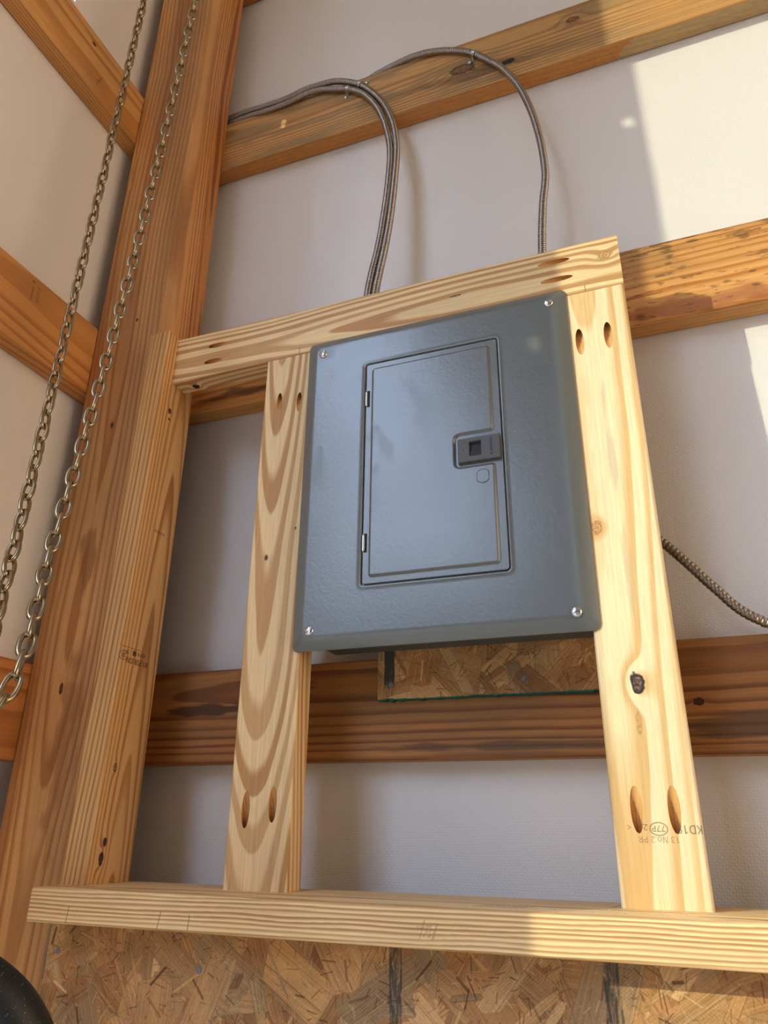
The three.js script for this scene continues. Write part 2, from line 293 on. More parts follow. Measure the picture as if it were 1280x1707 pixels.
// ledge
tag(board({ name: 'ledge_board', axis: 'x', x: [-0.7835, 1.6], y: [-0.038, 0], z: [-0.067, 0.0778], span: [-0.7835, 0.16], r: 0.003, ppm: 1600, ppc: 1700,
  wood: { off: 33.7, seed: 44, pa: -0.13, pb: 0.05, ta: 0.006, tb: 0.01, rw: 0.0047, w1: 0.0017, w2: 0.0013, wa: 0.0015, wb: 0.004, wf: 5, contrast: 1.1, early: hex('#edce97'), late: hex('#b98850'), l0: 0.3, l1: 0.75 },
  marks: (m) => {
    const p = 'rgba(70,50,34,0.75)'; for (const [l, s0, s1, dx] of [[-0.7244, 0.002, 0.02, 0.002], [-0.5939, 0.001, 0.02, 0.003], [-0.553, 0.002, 0.018, 0.001]]) m.line([[l, s0], [l + dx, s1]], 0.0007, p);
    for (let i = 0; i < 14; i++) { const l = -0.283 + i * 0.0013; m.line([[l, rr(0.008, 0.02)], [l + rr(0.002, 0.007), rr(0.014, 0.026)]], 0.0006, 'rgba(120,90,60,0.55)'); }
    for (let i = 0; i < 9; i++) m.line([[-0.23 + i * 0.006, m.W + 0.03], [-0.222 + i * 0.006, m.W + 0.052]], 0.0026, 'rgba(90,74,60,0.5)');
    m.line([[-0.098, m.W + 0.078], [-0.089, m.W + 0.125]], 0.001, 'rgba(50,40,32,0.8)'); m.line([[-0.17, m.W + 0.03], [-0.166, m.W + 0.036]], 0.001, 'rgba(60,50,40,0.8)');
  } }), 'long pale ledge board with wavy grain lines carrying the stud frame', 'ledge');
// studs and rail with pocket holes
tag(board({ name: 'stud', axis: 'y', x: [-0.5607, -0.4717], y: [0, 0.773], z: [-0.038, 0], ppm: 1700, ppc: 1800, r: 0.0025, pocketTint: '#f2d6ae',
  wood: { off: 41.9, seed: 52, pa: -0.523, pb: -0.082, tb: 0.066, ta: -0.006, rw: 0.0082, w1: 0.0032, w2: 0.0004, wa: 0.005, wb: 0.012, wf: 4, l0: 0.38, l1: 0.62, early: hex('#edce97'), late: hex('#bb8850'),
    knots: [{ l: 0.43, a: -0.535, r: 0.0025, c: [130, 84, 46], push: 0.3, ring: 0.2 }, { l: 0.47, a: -0.49, r: 0.0018, c: [140, 92, 52], push: 0.3, ring: 0.2 }] },
  pockets: [{ l: 0.690, a: -0.5326, dir: 1, r: 0.0046, depth: 0.036 }, { l: 0.684, a: -0.4975, dir: 1, r: 0.0046, depth: 0.042 }, { l: 0.092, a: -0.5362, dir: -1, r: 0.0058, depth: 0.05 }, { l: 0.098, a: -0.498, dir: -1, r: 0.0056, depth: 0.055 }] }), 'pale wooden stud with bold brown flame grain left of the grey panel', 'stud');
tag(board({ name: 'stud', axis: 'y', x: [-0.089, 0], y: [0, 0.773], z: [-0.038, 0], ppm: 1700, ppc: 1900, r: 0.0045, rough: 0.5, pocketTint: '#ffeccb',
  wood: { off: 57.2, seed: 63, pa: -0.075, pb: -0.07, tb: 0.012, ta: 0.02, rw: 0.0105, w1: 0.005, w2: 0.0004, wa: 0.01, wf: 3, l0: 0.4, l1: 0.8, contrast: 0.8, early: hex('#f2dcae'), late: hex('#d3a25e'), tone: 0.04,
    knots: [{ l: 0.2258, a: -0.0468, r: 0.0066, c: [118, 88, 74], e: 1.5, push: 1.9, ring: 0.75 }, { l: 0.4156, a: -0.072, r: 0.006, c: [214, 150, 88], e: 1.3, n: 0.18, push: 1.4, ring: 0.1, k: 0.8 }, { l: 0.182, a: -0.05, r: 0.0028, c: [222, 170, 104], e: 4.5, n: 0.12, push: 0.4, ring: 0.05, k: 0.7 }],
    stains: [{ l: 0.53, a: -0.045, rl: 0.075, ra: 0.006, k: 0.5, c: [196, 178, 148] }, { l: 0.36, a: -0.041, rl: 0.06, ra: 0.004, k: 0.35, c: [196, 176, 140] }, { l: 0.5, a: -0.078, rl: 0.25, ra: 0.012, k: 0.3, c: [224, 176, 112] }] },
  pockets: [{ l: 0.692, a: -0.0671, dir: 1, r: 0.0056, depth: 0.04 }, { l: 0.694, a: -0.0292, dir: 1, r: 0.0056, depth: 0.04 }, { l: 0.094, a: -0.0631, dir: -1, r: 0.0062, depth: 0.056 }, { l: 0.094, a: -0.0254, dir: -1, r: 0.0062, depth: 0.056 }],
  marks: (m) => {
    const ink = 'rgba(70,56,46,0.72)', R = [0, -1], D = [1, 0], s = (x) => x + 0.089;       // stamped upside down
    m.text('KD19', 0.0748, s(-0.0125), 0.0115, R, D, ink, 'normal'); m.text('77P', 0.075, s(-0.0432), 0.0085, R, D, ink, 'normal', true); m.text('2', 0.076, s(-0.0565), 0.009, R, D, ink, 'normal'); m.text('<', 0.0765, s(-0.073), 0.008, R, D, ink, 'normal');
    m.text('13 No.2 PR', 0.0645, s(-0.044), 0.0085, R, D, 'rgba(70,56,46,0.5)', 'normal');
  } }), 'pale wooden stud with dark round knot right of the grey panel', 'stud');
tag(board({ name: 'top_rail', axis: 'x', x: [-0.7473, 0], y: [0.7733, 0.8622], z: [-0.038, 0], ppm: 1700, ppc: 1800, r: 0.0025, pocketTint: '#f4d2a0',
  wood: { off: 66.4, seed: 71, pa: 0.795, pb: -0.034, ta: -0.02, tb: 0.006, rw: 0.0075, w1: 0.0045, w2: 0.0005, wa: 0.02, wb: 0.012, wf: 5, early: hex('#eed099'), late: hex('#bd8a52'), l0: 0.38, l1: 0.62,
    knots: [{ l: -0.714, a: 0.7733, b: -0.024, r: 0.0042, c: [26, 18, 14], e: 1.2, ring: 0.5, push: 1.5 }, { l: -0.24, a: 0.819, r: 0.0013, c: [140, 96, 56], e: 6, push: 0.2 }, { l: -0.02, a: 0.83, r: 0.007, c: [214, 168, 110], e: 1.3, ring: 0.1, n: 0.12 }] },
  pockets: [{ l: -0.663, a: 0.8315, dir: -1, r: 0.0046, depth: 0.04 }, { l: -0.668, a: 0.800, dir: -1, r: 0.0046, depth: 0.04 }, { l: -0.092, a: 0.8385, dir: 1, r: 0.0046, depth: 0.046, slope: 0.2 }, { l: -0.09, a: 0.8065, dir: 1, r: 0.0046, depth: 0.046, slope: 0.2 }],
  marks: (m) => { const p = 'rgba(70,48,32,0.8)'; m.line([[-0.503, 0.001], [-0.503, 0.014]], 0.0007, p); m.line([[-0.052, 0.001], [-0.052, 0.011]], 0.0007, p); } }), 'pale top rail board spanning above the grey panel', 'rail');

// girts of the back wall
const girt = (y0, y1, label, wood, more = {}) => tag(board({ name: 'girt', axis: 'x', x: [-0.934, 4.9], y: [y0, y1], z: [BACK + 0.0005, GIRT], span: [-0.9, 0.42], ppm: 1350, ppc: 1350, r: 0.003, wood, rough: 0.7, ...more }), label, 'girt');
girt(2.031, 2.17, 'brown girt at the top edge of the photo beside the post', { off: 70.1, seed: 80, pa: 2.05, pb: -0.25, rw: 0.006, early: hex('#b9824a'), late: hex('#8c5626') }, { ppm: 500, ppc: 500 });
const inSide = (s, W, H) => sm(2 * W + H - 0.004, 2 * W + H + 0.002, s);                  // 1 on the underside (a- face)
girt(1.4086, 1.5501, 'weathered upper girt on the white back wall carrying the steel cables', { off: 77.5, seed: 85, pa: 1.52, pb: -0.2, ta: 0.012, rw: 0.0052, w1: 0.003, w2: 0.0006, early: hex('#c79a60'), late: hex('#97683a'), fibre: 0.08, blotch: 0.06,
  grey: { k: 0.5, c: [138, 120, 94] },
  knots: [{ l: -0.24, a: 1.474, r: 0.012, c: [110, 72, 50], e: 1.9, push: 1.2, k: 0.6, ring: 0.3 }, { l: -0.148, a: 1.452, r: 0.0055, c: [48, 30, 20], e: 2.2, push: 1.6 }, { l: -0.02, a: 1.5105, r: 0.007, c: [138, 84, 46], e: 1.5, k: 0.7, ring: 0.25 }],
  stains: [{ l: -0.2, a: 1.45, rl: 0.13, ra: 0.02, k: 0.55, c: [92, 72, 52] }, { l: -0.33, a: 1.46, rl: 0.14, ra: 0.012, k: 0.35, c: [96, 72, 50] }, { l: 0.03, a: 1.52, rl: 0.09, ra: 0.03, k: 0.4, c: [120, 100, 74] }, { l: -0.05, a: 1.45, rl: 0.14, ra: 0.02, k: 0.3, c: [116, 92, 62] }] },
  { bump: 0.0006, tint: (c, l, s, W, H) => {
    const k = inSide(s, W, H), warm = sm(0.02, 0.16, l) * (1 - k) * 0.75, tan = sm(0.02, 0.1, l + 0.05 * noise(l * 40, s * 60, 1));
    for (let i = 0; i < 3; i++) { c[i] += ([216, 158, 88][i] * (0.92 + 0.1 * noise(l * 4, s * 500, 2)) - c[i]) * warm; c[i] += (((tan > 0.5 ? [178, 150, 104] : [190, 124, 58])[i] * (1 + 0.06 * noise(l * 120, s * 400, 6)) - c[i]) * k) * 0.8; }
  } });
girt(0.7829, 0.9289, 'rough sawn orange girt running behind the top rail', { off: 84.8, seed: 92, pa: 0.8, pb: -0.19, ta: 0.03, rw: 0.009, w1: 0.004, w2: 0.0012, early: hex('#d29a58'), late: hex('#b0702f'), fibre: 0.07, blotch: 0.07, tone: 0.07,
  stains: [{ l: -0.62, a: 0.81, rl: 0.16, ra: 0.012, k: 0.55, c: [70, 42, 20], f: 30 }, { l: 0.1, a: 0.80, rl: 0.25, ra: 0.017, k: 0.55, c: [146, 80, 50], f: 50 }, { l: 0.0, a: 0.9, rl: 0.12, ra: 0.05, k: 0.4, c: [150, 112, 64] }] },
  { bump: 0.0012, rough: 0.8, tint: (c, l, s, W, H) => {
    const k = inSide(s, W, H), chip = (1 - k) * sm(-0.12, 0.05, l) * sm(0.45, 1.0, noise(l * 55, s * 300, 9) + 0.35 * noise(l * 200, s * 900, 3) + 0.4 * sm(0.115, 0.142, s));
    for (let i = 0; i < 3; i++) { c[i] *= 1 - 0.3 * chip; c[i] += ([206, 152, 92][i] * (1 + 0.1 * noise(l * 6, s * 700, 4)) - c[i]) * k * 0.7; }
  } });
girt(0.1571, 0.2973, 'dark brown stained girt running low behind the studs', { off: 91.3, seed: 99, pa: 0.27, pb: -0.17, ta: 0.01, tb: 0.01, rw: 0.0105, w1: 0.004, w2: 0.0008, early: hex('#a87139'), late: hex('#74431d'), fibre: 0.06, tone: 0.09, blotch: 0.06,
  grey: { k: 0.22, c: [98, 76, 54] },
  knots: [{ l: 0.018, a: 0.219, r: 0.004, c: [60, 34, 20], push: 0.8 }],
  stains: [{ l: -0.68, a: 0.236, rl: 0.09, ra: 0.012, k: 0.75, c: [58, 36, 20], f: 40 }, { l: -0.58, a: 0.27, rl: 0.07, ra: 0.03, k: 0.6, c: [70, 44, 24] }, { l: 0.08, a: 0.19, rl: 0.12, ra: 0.02, k: 0.6, c: [74, 54, 36] }, { l: -0.18, a: 0.172, rl: 0.2, ra: 0.008, k: 0.5, c: [70, 54, 38] }] },
  { bump: 0.0005, tint: (c, l, s, W, H) => { const k = inSide(s, W, H); for (let i = 0; i < 3; i++) c[i] += ([206, 146, 84][i] - c[i]) * k * 0.7; } });
// girts of the left wall
const sideGirt = (y0, y1, label, wood, marks) => tag(board({ name: 'girt', axis: 'z', x: [LEFT + 0.0005, -0.9345], y: [y0, y1], z: [BACK + 0.0005, 0.79], span: [-0.16, 0.46], ppm: 1500, ppc: 1500, r: 0.003, wood, rough: 0.6, marks }), label, 'girt');
sideGirt(1.4176, 1.5568, 'upper girt on the left wall with a small dark knot', { off: 101, seed: 110, pa: 1.43, pb: -1.3, rw: 0.0065, w1: 0.002, early: hex('#cf9a5a'), late: hex('#ab6f34'), knots: [{ l: 0.155, a: 1.527, r: 0.003, c: [70, 34, 16] }], grey: { k: 0.2, c: [120, 84, 50] } }, (m) => {
  m.text('1507', 0.124, 0.04, 0.009, [-0.6, 0.8], [-0.8, -0.6], 'rgba(60,36,18,0.7)', 'normal'); m.line([[0.13, 0.022], [0.118, 0.058]], 0.0008, 'rgba(60,36,18,0.7)');
});
sideGirt(0.7915, 0.9323, 'orange middle girt on the left wall crossed by the chain', { off: 108, seed: 118, pa: 0.9, pb: -1.08, ta: 0.06, rw: 0.0125, w1: 0.006, early: hex('#c68b4c'), late: hex('#a2652f'), contrast: 0.8 }, (m) => {
  m.text('A', 0.1585, 0.128, 0.0075, [0, -1], [-1, 0], 'rgba(40,24,12,0.85)'); m.text('F170706', 0.1445, 0.110, 0.0085, [0, -1], [-1, 0], 'rgba(50,30,16,0.7)', 'normal'); m.text('wood board', 0.157, 0.105, 0.005, [0, -1], [-1, 0], 'rgba(50,30,16,0.75)');
});
sideGirt(0.1577, 0.3003, 'lower girt on the left wall meeting the post near the ledge', { off: 115, seed: 125, pa: 0.2, pb: -1.05, rw: 0.012, early: hex('#b9793d'), late: hex('#8c4f22'), contrast: 0.7 });

// ---------------------------------------------------------------- strand board
function strandCanvas(w, h, ppm, start, marks) {
  seed = start;
  const W = Math.round(w * ppm), H = Math.round(h * ppm), cv = document.createElement('canvas'); cv.width = W; cv.height = H;
  const c = cv.getContext('2d'), pal = [[196, 148, 92], [188, 138, 82], [204, 158, 102], [180, 130, 76], [210, 168, 114], [166, 116, 66], [192, 146, 92], [176, 142, 100]];
  c.fillStyle = '#b98a52'; c.fillRect(0, 0, W, H);
  const n = Math.round(w * h * 3600);
  for (let i = 0; i < n; i++) {
    const big = rnd(), L = rr(0.05, 0.17) * ppm * (big < 0.4 ? 0.35 : 1), B = (big < 0.55 ? rr(0.003, 0.012) : rr(0.014, 0.06)) * ppm, p = pal[Math.floor(rnd() * pal.length)], v = rr(0.86, 1.1);
    c.save(); c.translate(rr(-20, W + 20), rr(-20, H + 20)); c.rotate(rnd() < 0.6 ? rr(0.5, 1.4) * (rnd() < 0.5 ? 1 : -1) : rr(-3.1, 3.1));
    c.beginPath(); c.moveTo(-L / 2, rr(-B, B) * 0.3); c.lineTo(-L / 2 + rr(0, L * 0.2), -B / 2); c.lineTo(L / 2 - rr(0, L * 0.25), -B / 2 * rr(0.7, 1)); c.lineTo(L / 2, rr(-B, B) * 0.3); c.lineTo(L / 2 - rr(0, L * 0.2), B / 2); c.lineTo(-L / 2 + rr(0, L * 0.15), B / 2 * rr(0.7, 1)); c.closePath();
    c.fillStyle = `rgba(${p[0] * v | 0},${p[1] * v | 0},${p[2] * v | 0},${rr(0.75, 1)})`; c.fill();
    c.lineWidth = 1; c.strokeStyle = `rgba(90,54,24,${rr(0.05, 0.4)})`; c.stroke(); c.clip();
    for (let k = 0; k < B / 2.2; k++) { c.strokeStyle = rnd() < 0.6 ? `rgba(110,68,30,${rr(0.08, 0.3)})` : `rgba(238,206,156,${rr(0.08, 0.3)})`; c.lineWidth = rr(0.5, 1.6); const y = rr(-B / 2, B / 2); c.beginPath(); c.moveTo(-L / 2, y); c.lineTo(L / 2, y + rr(-2, 2)); c.stroke(); }
    c.restore();
  }
  for (let i = 0; i < n * 2.6; i++) { const d = rnd() < 0.75; c.strokeStyle = d ? `rgba(74,40,18,${rr(0.2, 0.75)})` : `rgba(236,204,150,${rr(0.4, 0.8)})`; const fat = rnd() < 0.045; c.lineCap = 'round'; c.lineWidth = fat ? rr(2, 5) : rr(0.5, 1.7); const x = rr(0, W), y = rr(0, H), t = rr(0, 6.3), l = fat ? rr(0.008, 0.028) * ppm : rr(1, 0.017 * ppm); c.beginPath(); c.moveTo(x, y); c.lineTo(x + Math.cos(t) * l, y + Math.sin(t) * l); c.stroke(); }
  const im = c.getImageData(0, 0, W, H), px = im.data, step = 0.0034 * ppm;                  // screen print of the press
  for (let y = 0; y < H; y++) for (let x = 0; x < W; x++) { const i = (y * W + x) * 4, e = 0.5 + 0.5 * Math.sin((y + 2 * Math.sin(x * 0.9)) * 2 * Math.PI / step), k = sm(-0.2, 0.4, noise(x / 60, y / 50, start)); const q = 1 - 0.15 * e * k + 0.05 * noise(x / 2, y / 2, 4); px[i] *= q; px[i + 1] *= q; px[i + 2] *= q; }
  c.putImageData(im, 0, 0);
  for (const m of marks) for (let k = 0; k < 520; k++) { const y = rr(m.y0, m.y1) * H, x = m.x * ppm + rr(-1, 1) * m.w * ppm; c.strokeStyle = `rgba(58,56,50,${rr(0.15, 0.5)})`; c.lineWidth = rr(1, 4); c.beginPath(); c.moveTo(x, y); c.lineTo(x + rr(-1, 1), y + rr(6, 30)); c.stroke(); }
  return cv;
}
function strandBoard(label, x0, x1, y0, y1, z0, z1, texH, cv) {
  const g = new THREE.Group(); g.name = numbered('strand_board'); g.position.set((x0 + x1) / 2, y0, (z0 + z1) / 2); scene.add(g); tag(g, label, 'panel');
  const map = canvasTexture(cv), bm = map.clone(); bm.colorSpace = THREE.NoColorSpace;
  const m = new THREE.MeshStandardMaterial({ map, bumpMap: bm, bumpScale: 0.0009, roughness: 0.72 });
  const b = new RoundedBoxGeometry(x1 - x0, y1 - y0, z1 - z0, 2, 0.001), p = b.attributes.position, uv = b.attributes.uv; b.clearGroups();
  for (let i = 0; i < p.count; i++) uv.setXY(i, (p.getX(i) + (x1 - x0) / 2) / (cv.width / 1600), texH > 0 ? 1 + (p.getY(i) - (y1 - y0) / 2) / texH : -(p.getY(i) + (y1 - y0) / 2) / texH);
  b.translate(0, (y1 - y0) / 2, 0); mesh('face', b, m, g);
  return { g };
}
const nailG = new THREE.CylinderGeometry(0.0034, 0.0036, 0.0012, 14).rotateX(Math.PI / 2), nailM = new THREE.MeshStandardMaterial({ color: '#83858a', metalness: 0.7, roughness: 0.5 });
function ragged(len, thick, depth, n, s0) {                      // uneven painted edge strip, along x
  seed = s0; const parts = [];
  for (let i = 0; i < n; i++) { const w = len / n, t = thick * rr(0.55, 1.25), q = new THREE.BoxGeometry(w * 1.02, t, depth * rr(0.8, 1.02)); q.translate(-len / 2 + (i + 0.5) * w, -t / 2 + thick * 0.35, 0); parts.push(q); }
  return mergeGeometries(parts);
}
{
  const big = strandBoard('large strand board sheet under the ledge with black brush marks', -0.8015, 2.4, FLOOR, -0.0385, 0.0028, 0.015, 0.34, strandCanvas(1.25, 0.34, 1600, 901, [{ x: 0.473, w: 0.007, y0: 0, y1: 1 }, { x: 0.698, w: 0.008, y0: 0, y1: 1 }]));
  for (const [x, y] of [[-0.7847, -0.0761], [-0.5729, -0.0839], [-0.34, -0.12]]) { const q = mesh('nail_head', nailG, nailM, big.g); q.position.set(x, y, 0.0153).sub(big.g.position); }
  const e = ragged(1.2, 0.0022, 0.0122, 70, 41); e.rotateZ(-Math.PI / 2);
  const em = mesh('painted_edge', e, new THREE.MeshStandardMaterial({ color: '#5d7660', roughness: 0.85 }), big.g); em.position.set(-0.8015, -0.64, 0.0089).sub(big.g.position); em.userData.label = 'green painted edge';
  const small = strandBoard('strand board offcut with green lower edge below the grey panel', -0.4, -0.03, 0.2375, 0.8, GIRT + 0.0002, -0.1052, -0.26, strandCanvas(0.4, 0.26, 1600, 517, [{ x: 0.018, w: 0.007, y0: 0.66, y1: 0.88 }]));
  for (const [x, y] of [[-0.3797, 0.2571], [-0.1918, 0.2562]]) { const q = mesh('nail_head', nailG, nailM, small.g); q.position.set(x, y, -0.1049).sub(small.g.position); }
  const f = mesh('painted_edge', ragged(0.37, 0.0032, 0.0112, 60, 77), new THREE.MeshStandardMaterial({ color: '#17604f', roughness: 0.8 }), small.g); f.position.set(-0.215, 0.2375, -0.1106).sub(small.g.position); f.userData.label = 'dark green painted edge';
}

// ---------------------------------------------------------------- breaker panel
const paintTexture = (() => {                                    // orange peel in r (bump), gloss in g (smeared by hands)
  const N = 1024, d = new Uint8Array(N * N * 4);
  for (let y = 0; y < N; y++) for (let x = 0; x < N; x++) {
    const X = x / N * 0.5, Y = y / N * 0.5, i = (y * N + x) * 4;
    d[i] = 128 + 46 * noise(X * 430, Y * 430, 1) + 48 * noise(X * 230, Y * 230, 4);
    const smear = sm(0.05, 0.55, noise(X * 26 + 9 * Y, Y * 17 - 8 * X, 2) * 0.7 + 0.4 * noise(X * 90, Y * 60, 6)) * sm(0.2, 0.07, Math.hypot(X - 0.07, (Y - 0.4) * 0.7));
    d[i + 1] = 95 + 10 * noise(X * 14, Y * 14, 3) + 48 * smear; d[i + 3] = 255;
  }
  const t = new THREE.DataTexture(d, N, N, THREE.RGBAFormat); t.wrapS = t.wrapT = THREE.RepeatWrapping; t.magFilter = THREE.LinearFilter; t.needsUpdate = true; return t;
})();
const paint = new THREE.MeshPhysicalMaterial({ color: '#686c69', roughness: 0.85, roughnessMap: paintTexture, bumpMap: paintTexture, bumpScale: 0.00022, metalness: 0, ior: 1.5, clearcoat: 0.6, clearcoatRoughness: 0.2 });
const boxPaint = new THREE.MeshStandardMaterial({ color: '#5b6061', roughness: 0.55, metalness: 0.2 });
const chrome = new THREE.MeshStandardMaterial({ color: '#d9dadc', metalness: 1, roughness: 0.22 });
const darkGap = new THREE.MeshStandardMaterial({ color: '#1d2022', roughness: 0.8 });  // near-black, stands in for shade in the door and hinge gaps
const C1 = -0.4825, C2 = -0.0791, D1 = 0.2874, D2 = 0.7844;
function rounded(x0, x1, y0, y1, r, z, k = 6) {                  // loop of points round a rectangle
  const o = []; for (const [cx, cy, t] of [[x1 - r, y1 - r, 0], [x0 + r, y1 - r, 0.5], [x0 + r, y0 + r, 1], [x1 - r, y0 + r, 1.5]]) for (let i = 0; i <= k; i++) { const q = (t + (i / k) * 0.5) * Math.PI; o.push([cx + Math.cos(q) * r, cy + Math.sin(q) * r, z]); } return o;
}
function loft(loops, uvBase, crease = 0.5) {
  const n = loops[0].length, pos = [], uv = [], idx = [];
  for (const L of loops) for (const q of L) { pos.push(...q); uv.push((q[0] - uvBase[0]) / 0.5, (q[1] - uvBase[1]) / 0.5); }
  for (let j = 0; j + 1 < loops.length; j++) for (let i = 0; i < n; i++) { const a = j * n + i, b = j * n + ((i + 1) % n); idx.push(a, b, a + n, b, b + n, a + n); }
  const g = new THREE.BufferGeometry(); g.setAttribute('position', new THREE.Float32BufferAttribute(pos, 3)); g.setAttribute('uv', new THREE.Float32BufferAttribute(uv, 2)); g.setIndex(idx);
  return creased(g, crease);
}
const panel = new THREE.Group(); panel.name = 'breaker_panel'; panel.position.set((C1 + C2) / 2, D1, 0); scene.add(panel);
tag(panel, 'closed grey steel breaker panel mounted between the two studs', 'electrical panel');
const onPanel = (m) => { m.position.sub(panel.position); return m; };
{ // enclosure behind the cover
  const g = new RoundedBoxGeometry(0.372, 0.4665, 0.1045, 2, 0.003); g.translate(-0.2805, 0.5375, -0.0525); onPanel(mesh('enclosure', g, boxPaint, panel));
  // cover: bevelled border, flat field, rolled lip round the door opening, recess
  const R = (i, z, r) => rounded(C1 + i, C2 - i, D1 + i, D2 - i, r, z), O = (i, z, r) => rounded(-0.3835 + i, -0.177 - i, 0.3662 + i, 0.7214 - i, r, z);
  const c = loft([O(0.011, 0.0012, 0.004), R(0.003, 0.0008, 0.007), R(0.0004, 0.0012, 0.009), R(0, 0.002, 0.009), R(0.0006, 0.003, 0.009), R(0.011, 0.0098, 0.009), R(0.0145, 0.0112, 0.009), R(0.0170, 0.01185, 0.009), R(0.0190, 0.012, 0.009), R(0.0205, 0.012, 0.009), R(0.0225, 0.012, 0.009),
    O(-0.0075, 0.012, 0.011), O(-0.0055, 0.012, 0.0105), O(-0.0035, 0.012, 0.0095), O(-0.0015, 0.0123, 0.0085), O(0, 0.0126, 0.0075), O(0.0012, 0.0124, 0.0065), O(0.0022, 0.0112, 0.0058), O(0.0025, 0.0075, 0.0055), O(0.011, 0.0075, 0.004), O(0.011, 0.0012, 0.004)], [C1, D1], 0.35);
  onPanel(mesh('cover', c, paint, panel));
  onPanel(mesh('gap_shadow_plate', block(-0.3735, -0.187, 0.3762, 0.7114, 0.0013, 0.0074), darkGap, panel)).name = 'gap_shade_plate';  // dark plate standing in for the shade in the gap behind the door
}
const door = new THREE.Group(); door.name = 'door'; door.position.set(-0.3775, 0.3715, 0.009).sub(panel.position); panel.add(door);
const onDoor = (m) => { m.position.sub(door.position).sub(panel.position); return m; };
{
  const X0 = -0.3792, X1 = -0.1806, Y0 = 0.3706, Y1 = 0.7171;
  const notch = (i, r, z) => {                                   // outline of the raised field, drawn in by i, with the notch for the latch
    const x0 = -0.3705 + i, x1 = -0.1900 - i, y0 = 0.3783 + i, y1 = 0.7088 - i, nx = -0.2440 - i, n1 = 0.5685 + i, n0 = 0.5212 - i, o = [];
    const P = [[x1, y1, 1], [x0, y1, 1], [x0, y0, 1], [x1, y0, 1], [x1, n0, 1], [nx, n0, -1], [nx, n1, -1], [x1, n1, 1]], k = 5;
    P.forEach(([x, y, s], j) => {
      const a = P[(j + P.length - 1) % P.length], b = P[(j + 1) % P.length], u = [Math.sign(a[0] - x), Math.sign(a[1] - y)], v = [Math.sign(b[0] - x), Math.sign(b[1] - y)], q = s > 0 ? Math.max(0.0008, r - i) : r + i;
      const cx = x + (u[0] + v[0]) * q, cy = y + (u[1] + v[1]) * q;
      for (let t = 0; t <= k; t++) { const w = (t / k) * Math.PI / 2; o.push([cx - v[0] * q * Math.cos(w) - u[0] * q * Math.sin(w), cy - v[1] * q * Math.cos(w) - u[1] * q * Math.sin(w), z]); }
    });
    return o;
  };
  const shapeOf = (L) => new THREE.Shape(L.map((q) => new THREE.Vector2(q[0], q[1])));
  const zf = 0.0118, zr = 0.0152, flat = (s, z) => { const g = new THREE.ShapeGeometry(s, 4); g.translate(0, 0, z); const p = g.attributes.position, uv = g.attributes.uv; for (let i = 0; i < p.count; i++) uv.setXY(i, (p.getX(i) - C1) / 0.5, (p.getY(i) - D1) / 0.5); return g.toNonIndexed(); };
  const fl = shapeOf(rounded(X0 + 0.0006, X1 - 0.0006, Y0 + 0.0006, Y1 - 0.0006, 0.0032, 0)); fl.holes.push(new THREE.Path(notch(0, 0.006, 0).map((q) => new THREE.Vector2(q[0], q[1]))));
  const inner = notch(0.0043, 0.006, zr);
  const rim = loft([rounded(X0 + 0.001, X1 - 0.001, Y0 + 0.001, Y1 - 0.001, 0.0032, 0.0076), rounded(X0, X1, Y0, Y1, 0.0035, 0.0078), rounded(X0, X1, Y0, Y1, 0.0035, zf - 0.0005), rounded(X0 + 0.0006, X1 - 0.0006, Y0 + 0.0006, Y1 - 0.0006, 0.0032, zf)], [C1, D1], 0.6);
  const slope = loft([notch(0, 0.006, zf), notch(0.0005, 0.006, zf + 0.0001), notch(0.0012, 0.006, zf + 0.0005), notch(0.0031, 0.006, zr - 0.0005), notch(0.0038, 0.006, zr - 0.0001), inner], [C1, D1], 0.6);
  const clean = (g) => { for (const k of Object.keys(g.attributes)) if (!['position', 'normal', 'uv'].includes(k)) g.deleteAttribute(k); return g; };
  onDoor(mesh('door_panel', mergeGeometries([flat(fl, zf), flat(shapeOf(inner), zr), rim, slope].map(clean)), paint, door));
  // latch
  const s = new THREE.Shape(); s.moveTo(-0.2395, 0.5262); s.lineTo(-0.1838, 0.5262); s.lineTo(-0.1838, 0.5600); s.lineTo(-0.2395, 0.5600); s.closePath();
  const hole = new THREE.Path([[-0.2257, 0.5322], [-0.2257, 0.5558], [-0.2072, 0.5558], [-0.2072, 0.5322]].map((q) => new THREE.Vector2(...q))); s.holes.push(hole);
  const latch = new THREE.MeshStandardMaterial({ color: '#5d5f60', roughness: 0.6 });
  const lg = new THREE.ExtrudeGeometry(s, { depth: 0.0052, bevelEnabled: true, bevelThickness: 0.0012, bevelSize: 0.0011, bevelSegments: 2 }); lg.translate(0, 0, 0.0118);
  onDoor(mesh('latch', lg, latch, door));
  const pull = block(-0.2262, -0.2067, 0.5317, 0.5563, 0.0119, 0.0124), ramp = new THREE.BufferGeometry();  // floor of the finger pull slopes up to the lower edge
  ramp.setAttribute('position', new THREE.Float32BufferAttribute([-0.2257, 0.5322, 0.0172, -0.2072, 0.5322, 0.0172, -0.2072, 0.5478, 0.0124, -0.2257, 0.5322, 0.0172, -0.2072, 0.5478, 0.0124, -0.2257, 0.5478, 0.0124], 3)); ramp.computeVertexNormals();
  const pg = mergeGeometries([pull.toNonIndexed(), ramp].map((g) => { g.deleteAttribute('uv'); return g; }));
  onDoor(mesh('finger_pull', pg, new THREE.MeshStandardMaterial({ color: '#2e3031', roughness: 0.6 }), door));
  const font = await new FontLoader().loadAsync('fonts/droid/droid_sans_bold.typeface.json');
  const tg = new TextGeometry('SQUARE D', { font, size: 0.0034, depth: 0.00015, curveSegments: 3 }); tg.computeBoundingBox();
